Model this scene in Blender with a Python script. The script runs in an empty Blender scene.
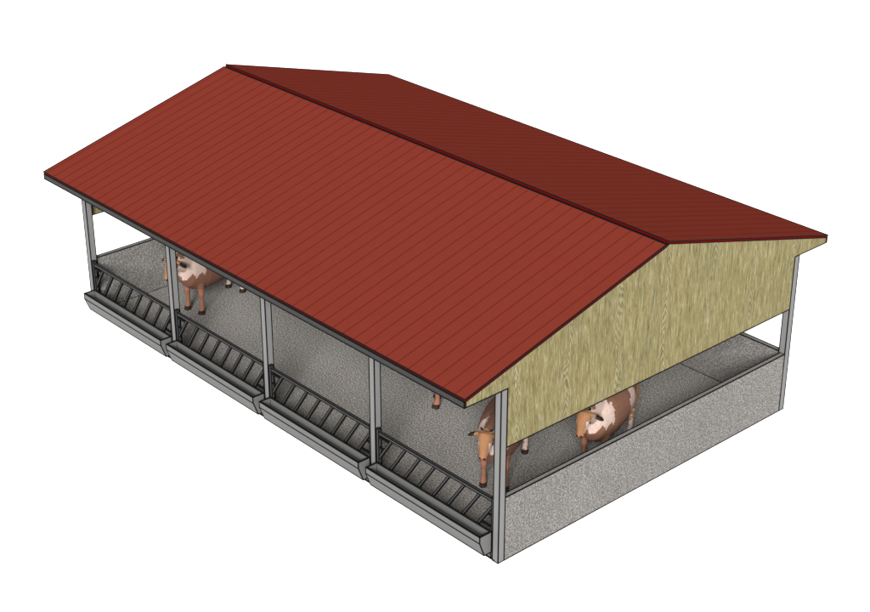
import bpy, bmesh, math, random
from mathutils import Vector, noise
random.seed(4)
sc = bpy.context.scene
C = bpy.data.collections.new("barn_scene"); sc.collection.children.link(C)

# ------------------------------------------------------------------ measures (metres)
BAY, P, N = 2.8536, .122, 4           # post spacing, post width, number of bays
L, W = BAY*4, 7.0                     # near corner x, depth
HP, HB, HW = 2.978, 1.990, 1.113      # post top, underside of gable boards, wall height
WT = .088                             # wall thickness
OF, OB = .731, .761                   # eave overhang, front and rear
EZ, RZ, RY = 3.116, 4.265, 3.547      # roof top at the eave, at the ridge; ridge position
LW = .018                            # width of the black edge beading

# ------------------------------------------------------------------ materials
def lin(c):
    c /= 255.0
    return c/12.92 if c <= .04045 else ((c+.055)/1.055)**2.4
def col(r, g, b, k): return (lin(r)*k, lin(g)*k, lin(b)*k, 1)

def mat(name, rough=.8, spec=.2):
    m = bpy.data.materials.new(name); m.use_nodes = True
    b = m.node_tree.nodes["Principled BSDF"]
    b.inputs["Roughness"].default_value = rough
    b.inputs["Specular IOR Level"].default_value = spec
    return m, m.node_tree.nodes, m.node_tree.links, b
def tex(nt, ln, kind, coord, scale=(1, 1, 1), **inp):
    mp = nt.new("ShaderNodeMapping"); mp.inputs["Scale"].default_value = scale
    ln.new(coord, mp.inputs["Vector"])
    t = nt.new(kind)
    ln.new(mp.outputs[0], t.inputs["Vector"])
    for k, v in inp.items(): t.inputs[k].default_value = v
    return t
def ramp(nt, ln, fac, stops):
    r = nt.new("ShaderNodeValToRGB"); e = r.color_ramp.elements
    while len(e) < len(stops): e.new(.5)
    for el, (p, c) in zip(e, stops): el.position = p; el.color = c
    ln.new(fac, r.inputs[0]); return r
def mix(nt, ln, mode, fac, a, b):
    m = nt.new("ShaderNodeMix"); m.data_type = 'RGBA'; m.blend_type = mode
    if isinstance(fac, float): m.inputs[0].default_value = fac
    else: ln.new(fac, m.inputs[0])
    for s, v in ((6, a), (7, b)):
        if isinstance(v, tuple): m.inputs[s].default_value = v
        else: ln.new(v, m.inputs[s])
    return m.outputs[2]
def bump(nt, ln, b, h, strength, dist):
    n = nt.new("ShaderNodeBump"); n.inputs["Strength"].default_value = strength; n.inputs["Distance"].default_value = dist
    ln.new(h, n.inputs["Height"]); ln.new(n.outputs[0], b.inputs["Normal"])

def plain(name, c, rough=.7, spec=.2, var=.06):
    m, nt, ln, b = mat(name, rough, spec)
    tc = nt.new("ShaderNodeTexCoord").outputs["Object"]
    n = tex(nt, ln, "ShaderNodeTexNoise", tc, (3, 3, 3), Scale=1.5, Detail=6, Roughness=.6)
    lo = tuple(x*(1-var) for x in c[:3])+(1,); hi = tuple(min(1, x*(1+var)) for x in c[:3])+(1,)
    r = ramp(nt, ln, n.outputs[0], [(.3, lo), (.7, hi)])
    ln.new(r.outputs[0], b.inputs["Base Color"])
    return m

def concrete(name, base, k, grain=.3):
    m, nt, ln, b = mat(name, .93, .1)
    tc = nt.new("ShaderNodeTexCoord").outputs["Object"]
    a = tex(nt, ln, "ShaderNodeTexNoise", tc, (1, 1, 1), Scale=36, Detail=2, Roughness=.8)
    w = tex(nt, ln, "ShaderNodeTexWhiteNoise", tc, (1, 1, 1))
    v = tex(nt, ln, "ShaderNodeTexVoronoi", tc, (1, 1, 1), Scale=60)
    big = tex(nt, ln, "ShaderNodeTexNoise", tc, (1, 1, 1), Scale=.9, Detail=4)
    c = base
    d = tuple(x*(1-grain*.95) for x in c); h = tuple(x*(1+grain*1.75) for x in c)
    f = lambda t: (t[0], t[1], t[2], 1)
    r = ramp(nt, ln, a.outputs[0], [(.36, f(d)), (.5, f(c)), (.64, f(h))])
    sp = ramp(nt, ln, v.outputs["Color"], [(.0, (.62, .62, .62, 1)), (.5, (1, 1, 1, 1)), (1, (1.0, .985, .96, 1))])
    o = mix(nt, ln, 'MULTIPLY', .8, r.outputs[0], sp.outputs[0])
    bg = ramp(nt, ln, big.outputs[0], [(.3, (.90, .90, .90, 1)), (.7, (1.0, 1.0, 1.0, 1))])
    o = mix(nt, ln, 'MULTIPLY', 1.0, o, bg.outputs[0])
    ln.new(o, b.inputs["Base Color"])
    bump(nt, ln, b, a.outputs[0], .25, .01)
    return m

K = .265        # how strongly the photo's tones are scaled to reflectances under this exposure
M = {}
M['ink'] = plain('black_edge_beading', (.002, .002, .002, 1), .8, .05)
M['red'] = plain('red_roof_sheet', col(152, 64, 51, K*1.02), .9, 0, .02)
M['rib'] = plain('dark_red_rib', col(122, 47, 39, K*1.04), .9, 0)
M['trim'] = plain('bright_red_trim', col(142, 2, 2, K*1.1), .9, 0)
M['post'] = plain('grey_post_steel', col(154, 154, 154, K*1.08), .8, .08, .03)
M['fascia'] = plain('dark_grey_fascia', col(80, 80, 80, K*.85), .7, .1, .04)
M['fence'] = plain('dark_fence_steel', col(82, 82, 82, K*1), .6, .2)
M['trough'] = plain('grey_trough_sheet', col(138, 138, 138, K*.95), .6, .2, .03)
M['floor'] = concrete('floor_concrete', tuple(col(139, 136, 132, K*2.12)[:3]), K, .62)
M['wall'] = concrete('wall_concrete', tuple(col(150, 147, 144, K*1.14)[:3]), K, .46)
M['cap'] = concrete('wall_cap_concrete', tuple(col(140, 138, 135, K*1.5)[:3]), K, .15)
M['inside'] = plain('unpainted_underside', col(120, 110, 95, K*1.5), .8, .1)

def wood():
    m, nt, ln, b = mat('olive_board_wood', .85, .1)
    tc = nt.new("ShaderNodeTexCoord").outputs["Object"]
    fine = tex(nt, ln, "ShaderNodeTexNoise", tc, (1, 32, 4.2), Scale=1.0, Detail=6, Roughness=.7, Distortion=.25)
    fine2 = tex(nt, ln, "ShaderNodeTexNoise", tc, (1, 85, 16), Scale=1.0, Detail=4, Roughness=.7)
    broad = tex(nt, ln, "ShaderNodeTexNoise", tc, (1, 3.2, .8), Scale=1.0, Detail=3)
    # cathedral grain: rings stretched down each board
    wv = nt.new("ShaderNodeTexWave"); wv.wave_type = 'RINGS'; wv.rings_direction = 'X'
    mp = nt.new("ShaderNodeMapping"); mp.inputs["Scale"].default_value = (1, 3.4, .55); mp.inputs["Location"].default_value = (0, .3, .4)
    ln.new(tc, mp.inputs["Vector"]); ln.new(mp.outputs[0], wv.inputs["Vector"])
    wv.inputs["Scale"].default_value = 2.3; wv.inputs["Distortion"].default_value = 9; wv.inputs["Detail"].default_value = 3
    wv.inputs["Detail Scale"].default_value = 1.3
    k = K*1.08
    r = ramp(nt, ln, fine.outputs[0], [(.30, col(112, 101, 65, k)), (.44, col(156, 145, 101, k)), (.56, col(173, 163, 119, k)), (.72, col(210, 204, 172, k))])
    r2 = ramp(nt, ln, fine2.outputs[0], [(.33, (.70, .69, .66, 1)), (.5, (1, 1, 1, 1)), (.7, (1, 1, 1, 1))])
    r3 = ramp(nt, ln, broad.outputs[0], [(.3, (.84, .87, .88, 1)), (.5, (1, .98, .93, 1)), (.7, (1, 1, 1, 1))])
    rw = ramp(nt, ln, wv.outputs[0], [(0, (.80, .80, .76, 1)), (.35, (1, 1, 1, 1)), (1, (1, 1, 1, 1))])
    o = mix(nt, ln, 'MULTIPLY', .8, r.outputs[0], r2.outputs[0])
    o = mix(nt, ln, 'MULTIPLY', 1.0, o, r3.outputs[0])
    o = mix(nt, ln, 'MULTIPLY', .9, o, rw.outputs[0])
    # chevron figure running down the middle of some boards
    sx = nt.new("ShaderNodeSeparateXYZ"); ln.new(tc, sx.inputs[0])
    def ma(op, a_, b_=None, c_=None):
        q = nt.new("ShaderNodeMath"); q.operation = op
        for i_, v_ in enumerate((a_, b_, c_)):
            if v_ is None: continue
            if isinstance(v_, (int, float)): q.inputs[i_].default_value = v_
            else: ln.new(v_, q.inputs[i_])
        return q.outputs[0]
    Y, Z = sx.outputs[1], sx.outputs[2]
    wob = ma('MULTIPLY', ma('SUBTRACT', broad.outputs[0], .5), .35)
    u = ma('ABSOLUTE', ma('SUBTRACT', ma('FRACT', ma('ADD', ma('MULTIPLY', Y, .92), ma('ADD', wob, .22))), .5))
    mask = ma('SUBTRACT', 1.0, ma('SMOOTH_MIN', 1.0, ma('MULTIPLY', u, 13.0), .05)); mask = ma('MAXIMUM', mask, 0.0)
    ph = ma('ADD', ma('ADD', ma('MULTIPLY', Z, 46.0), ma('MULTIPLY', u, 150.0)), ma('MULTIPLY', fine2.outputs[0], 5.0))
    wv2 = ma('MULTIPLY', ma('SINE', ph), mask)
    rc = ramp(nt, ln, ma('ADD', ma('MULTIPLY', wv2, .5), .5), [(.12, (.60, .59, .56, 1)), (.5, (1, 1, 1, 1)), (.88, (1.0, 1.0, 1.0, 1))])
    o = mix(nt, ln, 'MULTIPLY', .6, o, rc.outputs[0])
    lt = ramp(nt, ln, ma('ADD', ma('MULTIPLY', wv2, .5), .5), [(.5, (0, 0, 0, 1)), (1, (.42, .42, .42, 1))])
    o = mix(nt, ln, 'MIX', lt.outputs[0], o, col(212, 208, 174, k))
    ln.new(o, b.inputs["Base Color"]); bump(nt, ln, b, fine.outputs[0], .25, .004)
    return m
M['wood'] = wood()

def ground_mat():
    m, nt, ln, b = mat('white_ground', .95, .0)
    tc = nt.new("ShaderNodeTexCoord").outputs["Object"]
    n = tex(nt, ln, "ShaderNodeTexNoise", tc, (1, 1, 1), Scale=2, Detail=4)
    r = ramp(nt, ln, n.outputs[0], [(.3, (.80, .80, .80, 1)), (.7, (.83, .83, .83, 1))])
    ln.new(r.outputs[0], b.inputs["Base Color"]); return m
M['ground'] = ground_mat()

# ------------------------------------------------------------------ mesh builder
class MB:
    def __init__(s): s.v = []; s.f = []; s.m = []; s.mats = []
    def mi(s, name):
        if name not in s.mats: s.mats.append(name)
        return s.mats.index(name)
    def add(s, vs, fs, m):
        o = len(s.v); k = s.mi(m); s.v += [tuple(p) for p in vs]
        for f in fs: s.f.append(tuple(i+o for i in f)); s.m.append(k)
    def bar(s, a, b, w=LW, m='ink', h=None):
        a, b = Vector(a), Vector(b); d = (b-a)
        if d.length < 1e-6: return
        d.normalize(); a = a-d*w*.49; b = b+d*w*.49
        up = Vector((0, 0, 1)) if abs(d.z) < .95 else Vector((0, 1, 0))
        x = d.cross(up).normalized()*w*.5; y = x.cross(d).normalized()*(h or w)*.5
        vs = [p+sx*x+sy*y for p in (a, b) for sx, sy in ((-1, -1), (1, -1), (1, 1), (-1, 1))]
        s.add(vs, [(3, 2, 1, 0), (4, 5, 6, 7), (0, 1, 5, 4), (1, 2, 6, 5), (2, 3, 7, 6), (3, 0, 4, 7)], m)
    def box(s, a, b, m, line=LW, skip=()):
        x0, y0, z0 = a; x1, y1, z1 = b
        vs = [(x0, y0, z0), (x1, y0, z0), (x1, y1, z0), (x0, y1, z0), (x0, y0, z1), (x1, y0, z1), (x1, y1, z1), (x0, y1, z1)]
        s.add(vs, [(3, 2, 1, 0), (4, 5, 6, 7), (0, 1, 5, 4), (1, 2, 6, 5), (2, 3, 7, 6), (3, 0, 4, 7)], m)
        if line:
            for k, (i, j) in enumerate([(0, 1), (1, 2), (2, 3), (3, 0), (4, 5), (5, 6), (6, 7), (7, 4), (0, 4), (1, 5), (2, 6), (3, 7)]):
                if k not in skip: s.bar(vs[i], vs[j], line)
    def prism(s, poly, x0, x1, m, axis='x', line=LW, side=None, ends=(1, 1), rails=True):
        n = len(poly)
        mk = (lambda t, p: (t, p[0], p[1])) if axis == 'x' else (lambda t, p: (p[0], t, p[1]))
        vs = [mk(x0, p) for p in poly]+[mk(x1, p) for p in poly]
        s.add(vs, [tuple(range(n))[::-1], tuple(range(n, 2*n))], m)
        s.add(vs, [(i, (i+1) % n, n+(i+1) % n, n+i) for i in range(n)], side or m)
        if line:
            for i in range(n):
                j = (i+1) % n
                if ends[0]: s.bar(vs[i], vs[j], line)
                if ends[1]: s.bar(vs[n+i], vs[n+j], line)
                if rails: s.bar(vs[i], vs[n+i], line)
    def build(s, name, parent=None, smooth=False):
        me = bpy.data.meshes.new(name); me.from_pydata(s.v, [], s.f)
        for n in s.mats: me.materials.append(M[n])
        me.polygons.foreach_set('material_index', s.m)
        bm = bmesh.new(); bm.from_mesh(me); bmesh.ops.recalc_face_normals(bm, faces=bm.faces); bm.to_mesh(me); bm.free()
        if smooth: me.polygons.foreach_set('use_smooth', [True]*len(me.polygons))
        me.update()
        o = bpy.data.objects.new(name, me); C.objects.link(o)
        if parent: o.parent = parent
        return o
def thing(name, label, cat, loc=(0, 0, 0), rz=0, group=None):
    o = bpy.data.objects.new(name, None); C.objects.link(o); o.empty_display_size = .3
    o.location = loc; o.rotation_euler = (0, 0, rz)
    o['label'] = label; o['category'] = cat
    if group: o['group'] = group
    return o
def dup(root, loc, rz, label):
    r = root.copy(); C.objects.link(r); r.location = loc; r.rotation_euler = (0, 0, rz); r['label'] = label
    for ch in list(root.children):
        c = ch.copy(); C.objects.link(c); c.parent = r
        for g in ch.children:
            d = g.copy(); C.objects.link(d); d.parent = c
    return r

# ------------------------------------------------------------------ ground
g = MB(); g.add([(-400, -400, -.02), (400, -400, -.02), (400, 400, -.02), (-400, 400, -.02)], [(0, 1, 2, 3)], 'ground')
go = g.build('ground'); go['kind'] = 'structure'

# ------------------------------------------------------------------ barn
barn = thing('cattle_barn', 'open sided cattle barn with red gabled roof, olive board gables and grey concrete walls', 'barn', (0, 0, 0))
X0, X1 = -P, L
f = MB(); f.box((X0+WT, 0.0, -.015), (X1-WT, W-WT, 0.0), 'floor', None)
# seams where the floor meets the walls, and the front kerb edge
f.bar((X0+WT, 0, 0), (X0+WT, W-WT, 0)); f.bar((X0+WT, W-WT, 0), (X1-WT, W-WT, 0)); f.bar((X0+WT, 0, 0), (X1-WT, 0, 0))
f.build('floor', barn)

def wallbox(name, a, b):
    w = MB(); x0, y0, z0 = a; x1, y1, z1 = b
    w.box((x0, y0, z0), (x1, y1, z1-.012), 'wall', None)
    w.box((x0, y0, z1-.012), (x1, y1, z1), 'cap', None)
    for p, q in (((x0, y0), (x1, y0)), ((x1, y0), (x1, y1)), ((x1, y1), (x0, y1)), ((x0, y1), (x0, y0))):
        w.bar((*p, z1), (*q, z1), .0165); w.bar((*p, z0), (*q, z0))
    return w.build(name, barn)
wallbox('wall', (X1-WT, P, -.015), (X1-.002, W-P, HW))
wallbox('wall', (X0+.002, P, -.015), (X0+WT, W-P, HW))
wallbox('wall', (X0+P+.002, W-WT, -.015), (X1-P-.002, W-.002, HW))

for i in range(N+1):
    for y in (0, W-P):
        p = MB(); x = i*BAY
        p.box((x-P, y, -.015), (x, y+P, HP-.001), 'post', .0155)
        p.build('post', barn)

def roof_z(y):
    return EZ+(RZ-EZ)*(y+OF)/(RY+OF) if y <= RY else EZ+(RZ-EZ)*(W+OB-y)/(W+OB-RY)
T = .036
def gable(x0, x1):
    e = .004
    poly = [(P+e, HB), (W-P-e, HB), (W-P-e, HP), (W+OB-.026, HP), (W+OB-.026, EZ-T-.004), (RY, RZ-T-.004), (-OF+.026, EZ-T-.004), (-OF+.026, HP), (P+e, HP)]
    gb = MB(); gb.prism(poly, x0, x1, 'wood', line=.0160)
    return gb.build('gable_board', barn)
gable(X1-.03, X1); gable(X0, X0+.03)

# eave boxes: fascia board with soffit
for y0, y1 in ((-OF, -OF+.022), (W+OB-.022, W+OB)):
    fa = MB(); fa.box((X0, y0, HP+.001), (X1, y1, EZ-T-.006), 'fascia', .0155)
    fa.build('fascia', barn)
so = MB()
so.box((X0+.034, -OF+.024, HP+.004), (X1-.034, -.01, HP+.020), 'inside', None)
so.build('soffit', barn)
so = MB()
so.box((X0+.034, W+.01, HP+.004), (X1-.034, W+OB-.024, HP+.020), 'inside', None)
so.build('soffit', barn)
for y0 in (.01, W-P+.01):
    eb = MB(); eb.box((X0+.034, y0, HP+.001), (X1-.034, y0+.1, HP+.13), 'inside', None); eb.build('eave_beam', barn)

def slope(ye, yr, ze, zr, name):
    """roof sheet from the eave line (ye, ze) up to (yr, zr), standing ribs every 25 cm"""
    s = MB(); xa, xb = X0-.012, X1+.012
    dy, dz = yr-ye, zr-ze; ln_ = math.hypot(dy, dz); ny, nz = -dz/ln_*(1 if dy > 0 else -1), abs(dy)/ln_
    n = Vector((0, ny, nz))
    A, B = Vector((0, ye, ze)), Vector((0, yr, zr))
    ex = lambda v, x: (x, v.y, v.z)
    a, b, c, d = ex(A, xa), ex(A, xb), ex(B, xb), ex(B, xa)
    u = [tuple(Vector(p)-n*T) for p in (a, b, c, d)]
    s.add([a, b, c, d], [(0, 1, 2, 3)], 'red')
    s.add(u, [(0, 1, 2, 3)], 'inside')
    s.add([a, b, c, d]+u, [(0, 1, 5, 4), (1, 2, 6, 5), (2, 3, 7, 6), (3, 0, 4, 7)], 'trim')
    top = [a, b, c, d]
    for i in range(4):
        s.bar(top[i], top[(i+1) % 4], .0175); s.bar(u[i], u[(i+1) % 4], .0135)
    x = X1-.205
    while x > X0+.05:
        s.bar((x, ye, ze+.001), (x, yr, zr+.001), .0105, 'rib', .010)
        x -= .25
    return s.build(name, barn)
gap = .085
fs = (RZ-EZ)/(RY+OF)
slope(-OF, RY-gap, EZ, RZ-gap*fs-.004, 'roof_slope')
slope(W+OB, RY-.035, EZ, RZ+.012, 'roof_slope')
# ridge gap: dark vent strip with a thin pale batten
rv = MB()
rv.box((X0, RY-gap+.01, RZ-.16), (X1-.034, RY-.03, RZ-.062), 'ink', None)
rv.box((X0+.002, RY-.028, RZ-.17), (X1-.036, RY-.012, RZ-.028), 'ink', None)
rv.box((X0+.004, RY-.075, RZ-.07), (X1-.04, RY-.066, RZ-.030), 'wood', None)
rv.bar((X0+.004, RY-.050, RZ-.030), (X1-.04, RY-.050, RZ-.030), .014)
rv.build('ridge_vent', barn)

# ------------------------------------------------------------------ feed fences (slant bar) and troughs, one per bay
def make_fence():
    t = thing('feed_fence', 'x', 'fence')
    a, b = .004, BAY-P-.004                       # bay clear width
    y0, y1 = .020, .068; w = .045; ln_ = .0125
    def part(name, fn):
        m = MB(); fn(m); return m.build(name, t)
    part('upright', lambda m: m.box((a, y0, 0), (a+.05, y1, 1.10), 'fence', ln_))
    part('upright', lambda m: m.box((b-.05, y0, 0), (b, y1, 1.07), 'fence', ln_))
    part('top_rail', lambda m: m.box((a+.052, y0+.002, 1.005), (b-.052, y1-.002, 1.05), 'fence', ln_))
    part('bottom_rail', lambda m: m.box((a+.052, y0+.002, .36), (b-.052, y1-.002, .40), 'fence', ln_))
    ym = (y0+y1)/2
    def slant(x0, z0, x1, z1):
        m = MB(); d = Vector((x1-x0, 0, z1-z0)).normalized(); nn = Vector((d.z, 0, -d.x))
        hw, hy = .019, .016; A, B = Vector((x0, ym, z0)), Vector((x1, ym, z1))
        vs = [p+sx*hw*nn+Vector((0, sy*hy, 0)) for p in (A, B) for sx, sy in ((-1, -1), (1, -1), (1, 1), (-1, 1))]
        m.add(vs, [(3, 2, 1, 0), (4, 5, 6, 7), (0, 1, 5, 4), (1, 2, 6, 5), (2, 3, 7, 6), (3, 0, 4, 7)], 'fence')
        for i in range(4): m.bar(vs[i], vs[i+4], .0125)
        m.build('slanted_bar', t)
    k = .6875
    for i in range(8):
        xt = .357+i*.340; zt, zb = 1.004, .402; xb = xt-(zt-zb)*k
        if xb < a+.055: zb = zt-(xt-a-.055)/k; xb = a+.055
        if xt > b-.055: zt = zt-(xt-b+.055)/k; xt = b-.055
        slant(xb, zb, xt, zt)
    for z in (.943, .757):
        part('short_bar', lambda m: m.bar((a+.055, ym, z), (.357-(1.004-z)*k-.02, ym, z), .030, 'ink'))
    for z in (.74, .537):
        part('short_bar', lambda m: m.bar((.357+7*.34-(1.004-z)*k+.02, ym, z), (b-.055, ym, z), .030, 'ink'))
    return t
def make_trough():
    a, b = .045, BAY-P-.022; w = .020
    out = [(-.012, .497), (-.012, .13), (-.155, .13), (-.252, .385), (-.252, .497)]
    inn = [(-.012-w, .497), (-.012-w, .345), (-.205, .345), (-.252+w, .392), (-.252+w, .497)]
    m = MB(); n = 5
    vo = [(a, *p) for p in out]+[(b, *p) for p in out]
    vi = [(a+w, *p) for p in inn]+[(b-w, *p) for p in inn]
    m.add(vo, [(0, 1, 2, 3, 4), (5, 6, 7, 8, 9)]+[(i, i+1, n+i+1, n+i) for i in range(4)], 'trough')
    m.add(vi, [(0, 1, 2, 3, 4), (5, 6, 7, 8, 9)]+[(i, i+1, n+i+1, n+i) for i in range(4)], 'trough')
    m.add([vo[0], vo[4], vo[9], vo[5], vi[0], vi[4], vi[9], vi[5]], [(0, 1, 5, 4), (1, 2, 6, 5), (2, 3, 7, 6), (3, 0, 4, 7)], 'trough')
    for s in (0, 5):
        for i in range(5): m.bar(vo[s+i], vo[s+(i+1) % 5], .0155)
    for i in range(5): m.bar(vo[i], vo[i+5], .0155)
    for s in (0, 5): m.bar(vi[s], vi[s+4], .009); m.bar(vi[s], vi[s+1], .010)
    for i in (0, 1, 4): m.bar(vi[i], vi[i+5], .010)
    t = thing('feed_trough', 'x', 'trough')
    m.build('trough_body', t)
    return t
flab = ['slant bar feed fence in the bay at the far left end of the barn',
        'slant bar feed fence in the second bay from the left, below the left cow',
        'slant bar feed fence in the third bay from the left, with empty floor behind it',
        'slant bar feed fence nearest the viewer, beside the near corner post']
tlab = ['long grey feed trough in the bay at the far left end of the barn',
        'long grey feed trough in the second bay from the left, below the left cow',
        'long grey feed trough in the third bay from the left, between the two middle posts',
        'long grey feed trough nearest the viewer, ending at the near corner post']
f0 = make_fence(); f0['group'] = 'slant bar feed fences along the open front'
t0 = make_trough(); t0['group'] = 'feed troughs along the open front'
for i in range(4):
    if i == 0: f0['label'] = flab[0]; t0['label'] = tlab[0]
    else: dup(f0, (i*BAY, 0, 0), 0, flab[i]); dup(t0, (i*BAY, 0, 0), 0, tlab[i])

# ------------------------------------------------------------------ cows
def ring_tube(bm, pts, seg=18):
    """pts: (x, y, z, r_up, r_side); one closed tube through them"""
    rings = []
    n = len(pts)
    for i, (x, y, z, ru, rs) in enumerate(pts):
        p = Vector((x, y, z))
        q0 = Vector(pts[max(i-1, 0)][:3]); q1 = Vector(pts[min(i+1, n-1)][:3])
        d = (q1-q0).normalized()
        side = Vector((0, 1, 0)) if abs(d.y) < .8 else Vector((0, 0, 1))
        up = d.cross(side).normalized(); side = up.cross(d).normalized()
        rings.append([bm.verts.new(p+up*ru*math.cos(a)+side*rs*math.sin(a)) for a in [2*math.pi*k/seg for k in range(seg)]])
    for r0, r1 in zip(rings, rings[1:]):
        for k in range(seg): bm.faces.new((r0[k], r0[(k+1) % seg], r1[(k+1) % seg], r1[k]))
    bm.faces.new(rings[0][::-1]); bm.faces.new(rings[-1])
def cow_mesh():
    bm = bmesh.new()
    ring_tube(bm, [(-.82, 0, 1.16, .08, .07), (-.765, 0, 1.12, .20, .17), (-.66, 0, 1.08, .29, .25), (-.50, 0, 1.02, .35, .30), (-.28, 0, .95, .415, .355),
                   (0, 0, .905, .455, .385), (.25, 0, .90, .46, .37), (.45, 0, .905, .455, .345), (.62, 0, .92, .41, .30), (.77, 0, .94, .32, .24), (.87, 0, .97, .19, .15)], 24)
    ring_tube(bm, [(.50, 0, 1.10, .28, .19), (.68, 0, 1.13, .26, .165), (.86, 0, 1.18, .21, .13), (1.02, 0, 1.225, .165, .105), (1.13, 0, 1.25, .12, .09)])
    HS = .83                                                       # head length factor, about the poll
    head = [(.955, 1.335, .045, .06), (.975, 1.29, .115, .115), (1.02, 1.20, .125, .128), (1.075, 1.09, .108, .108), (1.13, .985, .080, .078),
            (1.17, .915, .068, .070), (1.20, .865, .060, .066), (1.215, .84, .035, .05)]
    ring_tube(bm, [(1.115+(hx-.955)*HS, 0, 1.355+(hz-1.335)*HS, ru, rs) for hx, hz, ru, rs in head])
    for s in (-1, 1):
        ring_tube(bm, [(.53, s*.16, 1.02, .17, .11), (.57, s*.18, .82, .13, .10), (.595, s*.185, .62, .085, .075), (.60, s*.185, .48, .062, .058), (.605, s*.185, .42, .064, .06),
                       (.60, s*.185, .32, .044, .042), (.60, s*.185, .18, .043, .041), (.605, s*.185, .12, .055, .052), (.625, s*.185, .065, .066, .060), (.635, s*.185, .0, .078, .068)], 14)
        ring_tube(bm, [(-.56, s*.13, 1.12, .22, .14), (-.57, s*.18, .92, .22, .13), (-.56, s*.20, .74, .145, .10), (-.61, s*.20, .60, .085, .070), (-.67, s*.195, .49, .062, .052),
                       (-.665, s*.19, .42, .054, .048), (-.63, s*.19, .28, .044, .041), (-.60, s*.19, .14, .052, .050), (-.585, s*.19, .065, .066, .060), (-.575, s*.19, .0, .078, .068)], 14)
        ring_tube(bm, [(1.125, s*.08, 1.300, .030, .025), (1.115, s*.14, 1.295, .045, .024), (1.105, s*.20, 1.270, .070, .030), (1.095, s*.265, 1.240, .060, .026), (1.090, s*.310, 1.215, .025, .014)], 12)
        ring_tube(bm, [(1.115, s*.06, 1.340, .03, .03), (1.115, s*.085, 1.385, .022, .022), (1.125, s*.095, 1.415, .012, .012)], 8)
    ring_tube(bm, [(-.36, 0, .68, .12, .13), (-.38, 0, .585, .10, .12), (-.38, 0, .53, .05, .07)], 14)
    ring_tube(bm, [(-.80, 0, 1.28, .045, .04), (-.87, 0, 1.27, .035, .035), (-.915, 0, 1.18, .028, .028), (-.925, 0, .95, .024, .024), (-.92, 0, .72, .026, .026), (-.915, 0, .62, .045, .045), (-.91, 0, .50, .05, .05), (-.905, 0, .41, .018, .018)], 10)
    bmesh.ops.recalc_face_normals(bm, faces=bm.faces)
    me = bpy.data.meshes.new('cow_raw'); bm.to_mesh(me); bm.free()
    tmp = bpy.data.objects.new('cow_raw', me); C.objects.link(tmp)
    r = tmp.modifiers.new('r', 'REMESH'); r.mode = 'VOXEL'; r.voxel_size = .013; r.use_smooth_shade = True
    s = tmp.modifiers.new('s', 'SMOOTH'); s.factor = .5; s.iterations = 3
    dg = bpy.context.evaluated_depsgraph_get(); dg.update()
    out = bpy.data.meshes.new_from_object(tmp.evaluated_get(dg), preserve_all_data_layers=False, depsgraph=dg)
    bpy.data.objects.remove(tmp); bpy.data.meshes.remove(me)
    out.name = 'cow'
    # coat colours by position, ragged borders
    kc = K*1.25
    BR, TA, WH, BK, HO, PI_ = col(150, 106, 86, kc), col(178, 128, 88, kc), col(236, 211, 197, kc), (.004, .003, .003, 1), col(66, 46, 34, kc), col(205, 120, 105, kc); LG = col(180, 124, 100, kc)
    ca = out.color_attributes.new('coat', 'FLOAT_COLOR', 'POINT')
    cs = []
    for v in out.vertices:
        x, y, z = v.co; q = Vector((x, abs(y)+(.37 if y > 0 else 0), z))
        n = noise.noise(q*9)*.06+noise.noise(q*26)*.035
        c = BR
        # neck and shoulder patch
        if .55+n < x < 1.12 and z < 1.33+n and z > .93+n*1.3-.25*max(0, x-.62)+.03*math.sin(x*40): c = WH
        # hip patch
        if ((x+.17+n)/.16)**2+((z-.98+n*1.5)/.26)**2 < 1 and abs(y) > .12: c = WH
        if x < -.46+n*.7 and z > .60: c = TA
        if x < -.52 and z < .56+n: c = WH if (x+n*3 > -.64 and noise.noise(q*14) > -.12) else TA
        X, Z = x-.16, z-.03
        if x > 1.14 and z < 1.30: X, Z = .955+(x-1.115)/.83, 1.335+(z-1.355)/.83                                                         # head coordinates
        if X > .925+.3*n or (X > .86 and Z > 1.17 and abs(y) > .115): c = TA
        if x < .93 and c is TA and x > 0 and abs(y) < .16 and z < 1.2: c = WH
        if X > .90 and abs(y) > .195 and Z > 1.10 and (X > .936 or abs(y) > .262): c = HO if (abs(y) < .262 and abs(Z-1.235+(abs(y)-.2)*.3) < .022) else BK   # inner ears
        if .90 < X < .99 and Z > 1.335 and abs(y) > .05: c = BK                      # horn buds
        if X > 1.05 and abs(y) > .070 and Z < 1.04: c = WH                           # pale jaw
        if X > .99 and abs(y) > .082 and .98 < Z < 1.17: c = WH                    # pale skin round the eyes
        if X > 1.10 and Z < .885 and abs(y) > .048: c = BK                           # mouth corners
        if X > 1.14 and Z < .858: c = BK                                             # muzzle rim
        if X > 1.19 and .868 < Z < .915 and .018 < abs(y) < .05: c = BK              # nostrils
        if x > .50 and z < .56 and abs(y) > .1 and c is BR: c = LG
        if z < .088: c = BK if (z > .062 or z < .018 or abs(abs(y)-.187) < .010) else HO
        if x < -.86 and z < .66: c = BR
        cs += list(c)
    ca.data.foreach_set('color', cs)
    out.materials.clear(); out.materials.append(M['coat']); out.materials.append(M['ink'])
    # eyes
    bm = bmesh.new(); bm.from_mesh(out)
    for f_ in bm.faces: f_.smooth = True
    for s_ in (-1, 1):
        r = bmesh.ops.create_uvsphere(bm, u_segments=12, v_segments=8, radius=.024)
        for v in r['verts']: v.co += Vector((1.115+(1.05-.955)*.83, s_*.105, 1.355+(1.135-1.335)*.83))
        for f_ in {f for v in r['verts'] for f in v.link_faces}: f_.material_index = 1; f_.smooth = True
    bm.to_mesh(out); bm.free()
    return out
m, nt, ln, b = mat('cow_coat', .85, .15)
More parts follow.
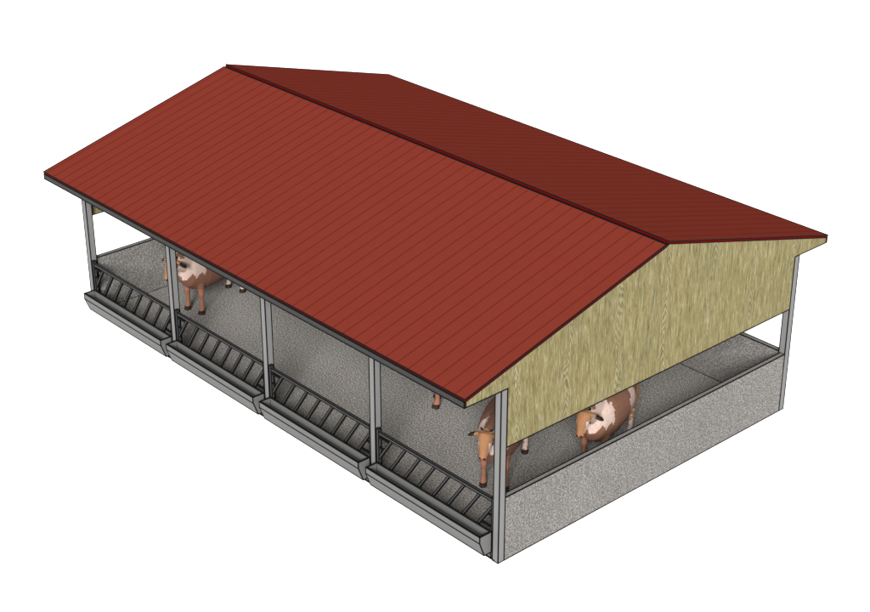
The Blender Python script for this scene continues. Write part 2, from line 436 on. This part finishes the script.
at = nt.new("ShaderNodeAttribute"); at.attribute_name = 'coat'
tc = nt.new("ShaderNodeTexCoord").outputs["Object"]
v = tex(nt, ln, "ShaderNodeTexVoronoi", tc, (1, 1, 1), Scale=15)
n1 = tex(nt, ln, "ShaderNodeTexNoise", tc, (1, 1, 1), Scale=45, Detail=3)
sp = ramp(nt, ln, v.outputs["Distance"], [(.16, (1, 1, 1, 1)), (.28, (0, 0, 0, 1))])
rr = ramp(nt, ln, n1.outputs[0], [(.35, (.86, .86, .86, 1)), (.65, (1.0, 1.0, 1.0, 1))])
o = mix(nt, ln, 'MULTIPLY', 1.0, at.outputs["Color"], rr.outputs[0])
pk = mix(nt, ln, 'MULTIPLY', 1.0, o, (1.25, .74, .78, 1))
o = mix(nt, ln, 'MIX', sp.outputs[0], o, pk)
ln.new(o, b.inputs["Base Color"])
M['coat'] = m
cm = cow_mesh()
cows = [((1.30, 1.47), (.22, -.97), 'brown and white cow at the left of the barn, behind the leftmost inner post'),
        ((7.20, 2.59), (-.72, -.70), 'cow mostly hidden by the roof, only two hooves showing below the eave'),
        ((9.86, 1.42), (.50, -.866), 'cow facing the viewer behind the near corner post, head over the feed fence'),
        ((10.50, 3.09), (.37, -.929), 'cow seen under the board gable, its legs behind the concrete wall')]
for (x, y), (hx, hy), lab in cows:
    l = math.hypot(hx, hy); hx /= l; hy /= l
    c = bpy.data.objects.new('cow', cm); C.objects.link(c)
    c.location = (x-.60*hx, y-.60*hy, .0); c.rotation_euler = (0, 0, math.atan2(hy, hx))
    c['label'] = lab; c['category'] = 'cow'; c['group'] = 'cows standing in the barn'

# ------------------------------------------------------------------ light
w = bpy.data.worlds.new("World"); sc.world = w; w.use_nodes = True
bg = w.node_tree.nodes["Background"]; bg.inputs[0].default_value = (1, 1, 1, 1); bg.inputs[1].default_value = .50
sd = bpy.data.lights.new('sun_lamp', 'SUN'); sd.energy = 5.0; sd.angle = math.radians(20); sd.color = (1, .985, .965)
so_ = bpy.data.objects.new('sun_lamp', sd); C.objects.link(so_)
az, el = math.radians(-47.5), math.radians(26.5)       # direction towards the sun
d = Vector((math.cos(el)*math.cos(az), math.cos(el)*math.sin(az), math.sin(el)))
so_.rotation_euler = d.to_track_quat('Z', 'Y').to_euler(); so_.location = d*40

# ------------------------------------------------------------------ camera
cd = bpy.data.cameras.new('camera'); cam = bpy.data.objects.new('camera', cd); C.objects.link(cam)
cam.location = (26.147, -14.556, 14.643)
cam.rotation_euler = (math.pi/2-.4619, 0, .8375)
cd.sensor_width = 36; cd.lens = 68.41; cd.clip_end = 2000; cd.clip_start = .1
sc.camera = cam
sc.render.resolution_x, sc.render.resolution_y = 1024, 720
sc.view_settings.view_transform = 'Standard'; sc.view_settings.look = 'None'
sc.view_settings.exposure = 1.15; sc.view_settings.gamma = 1
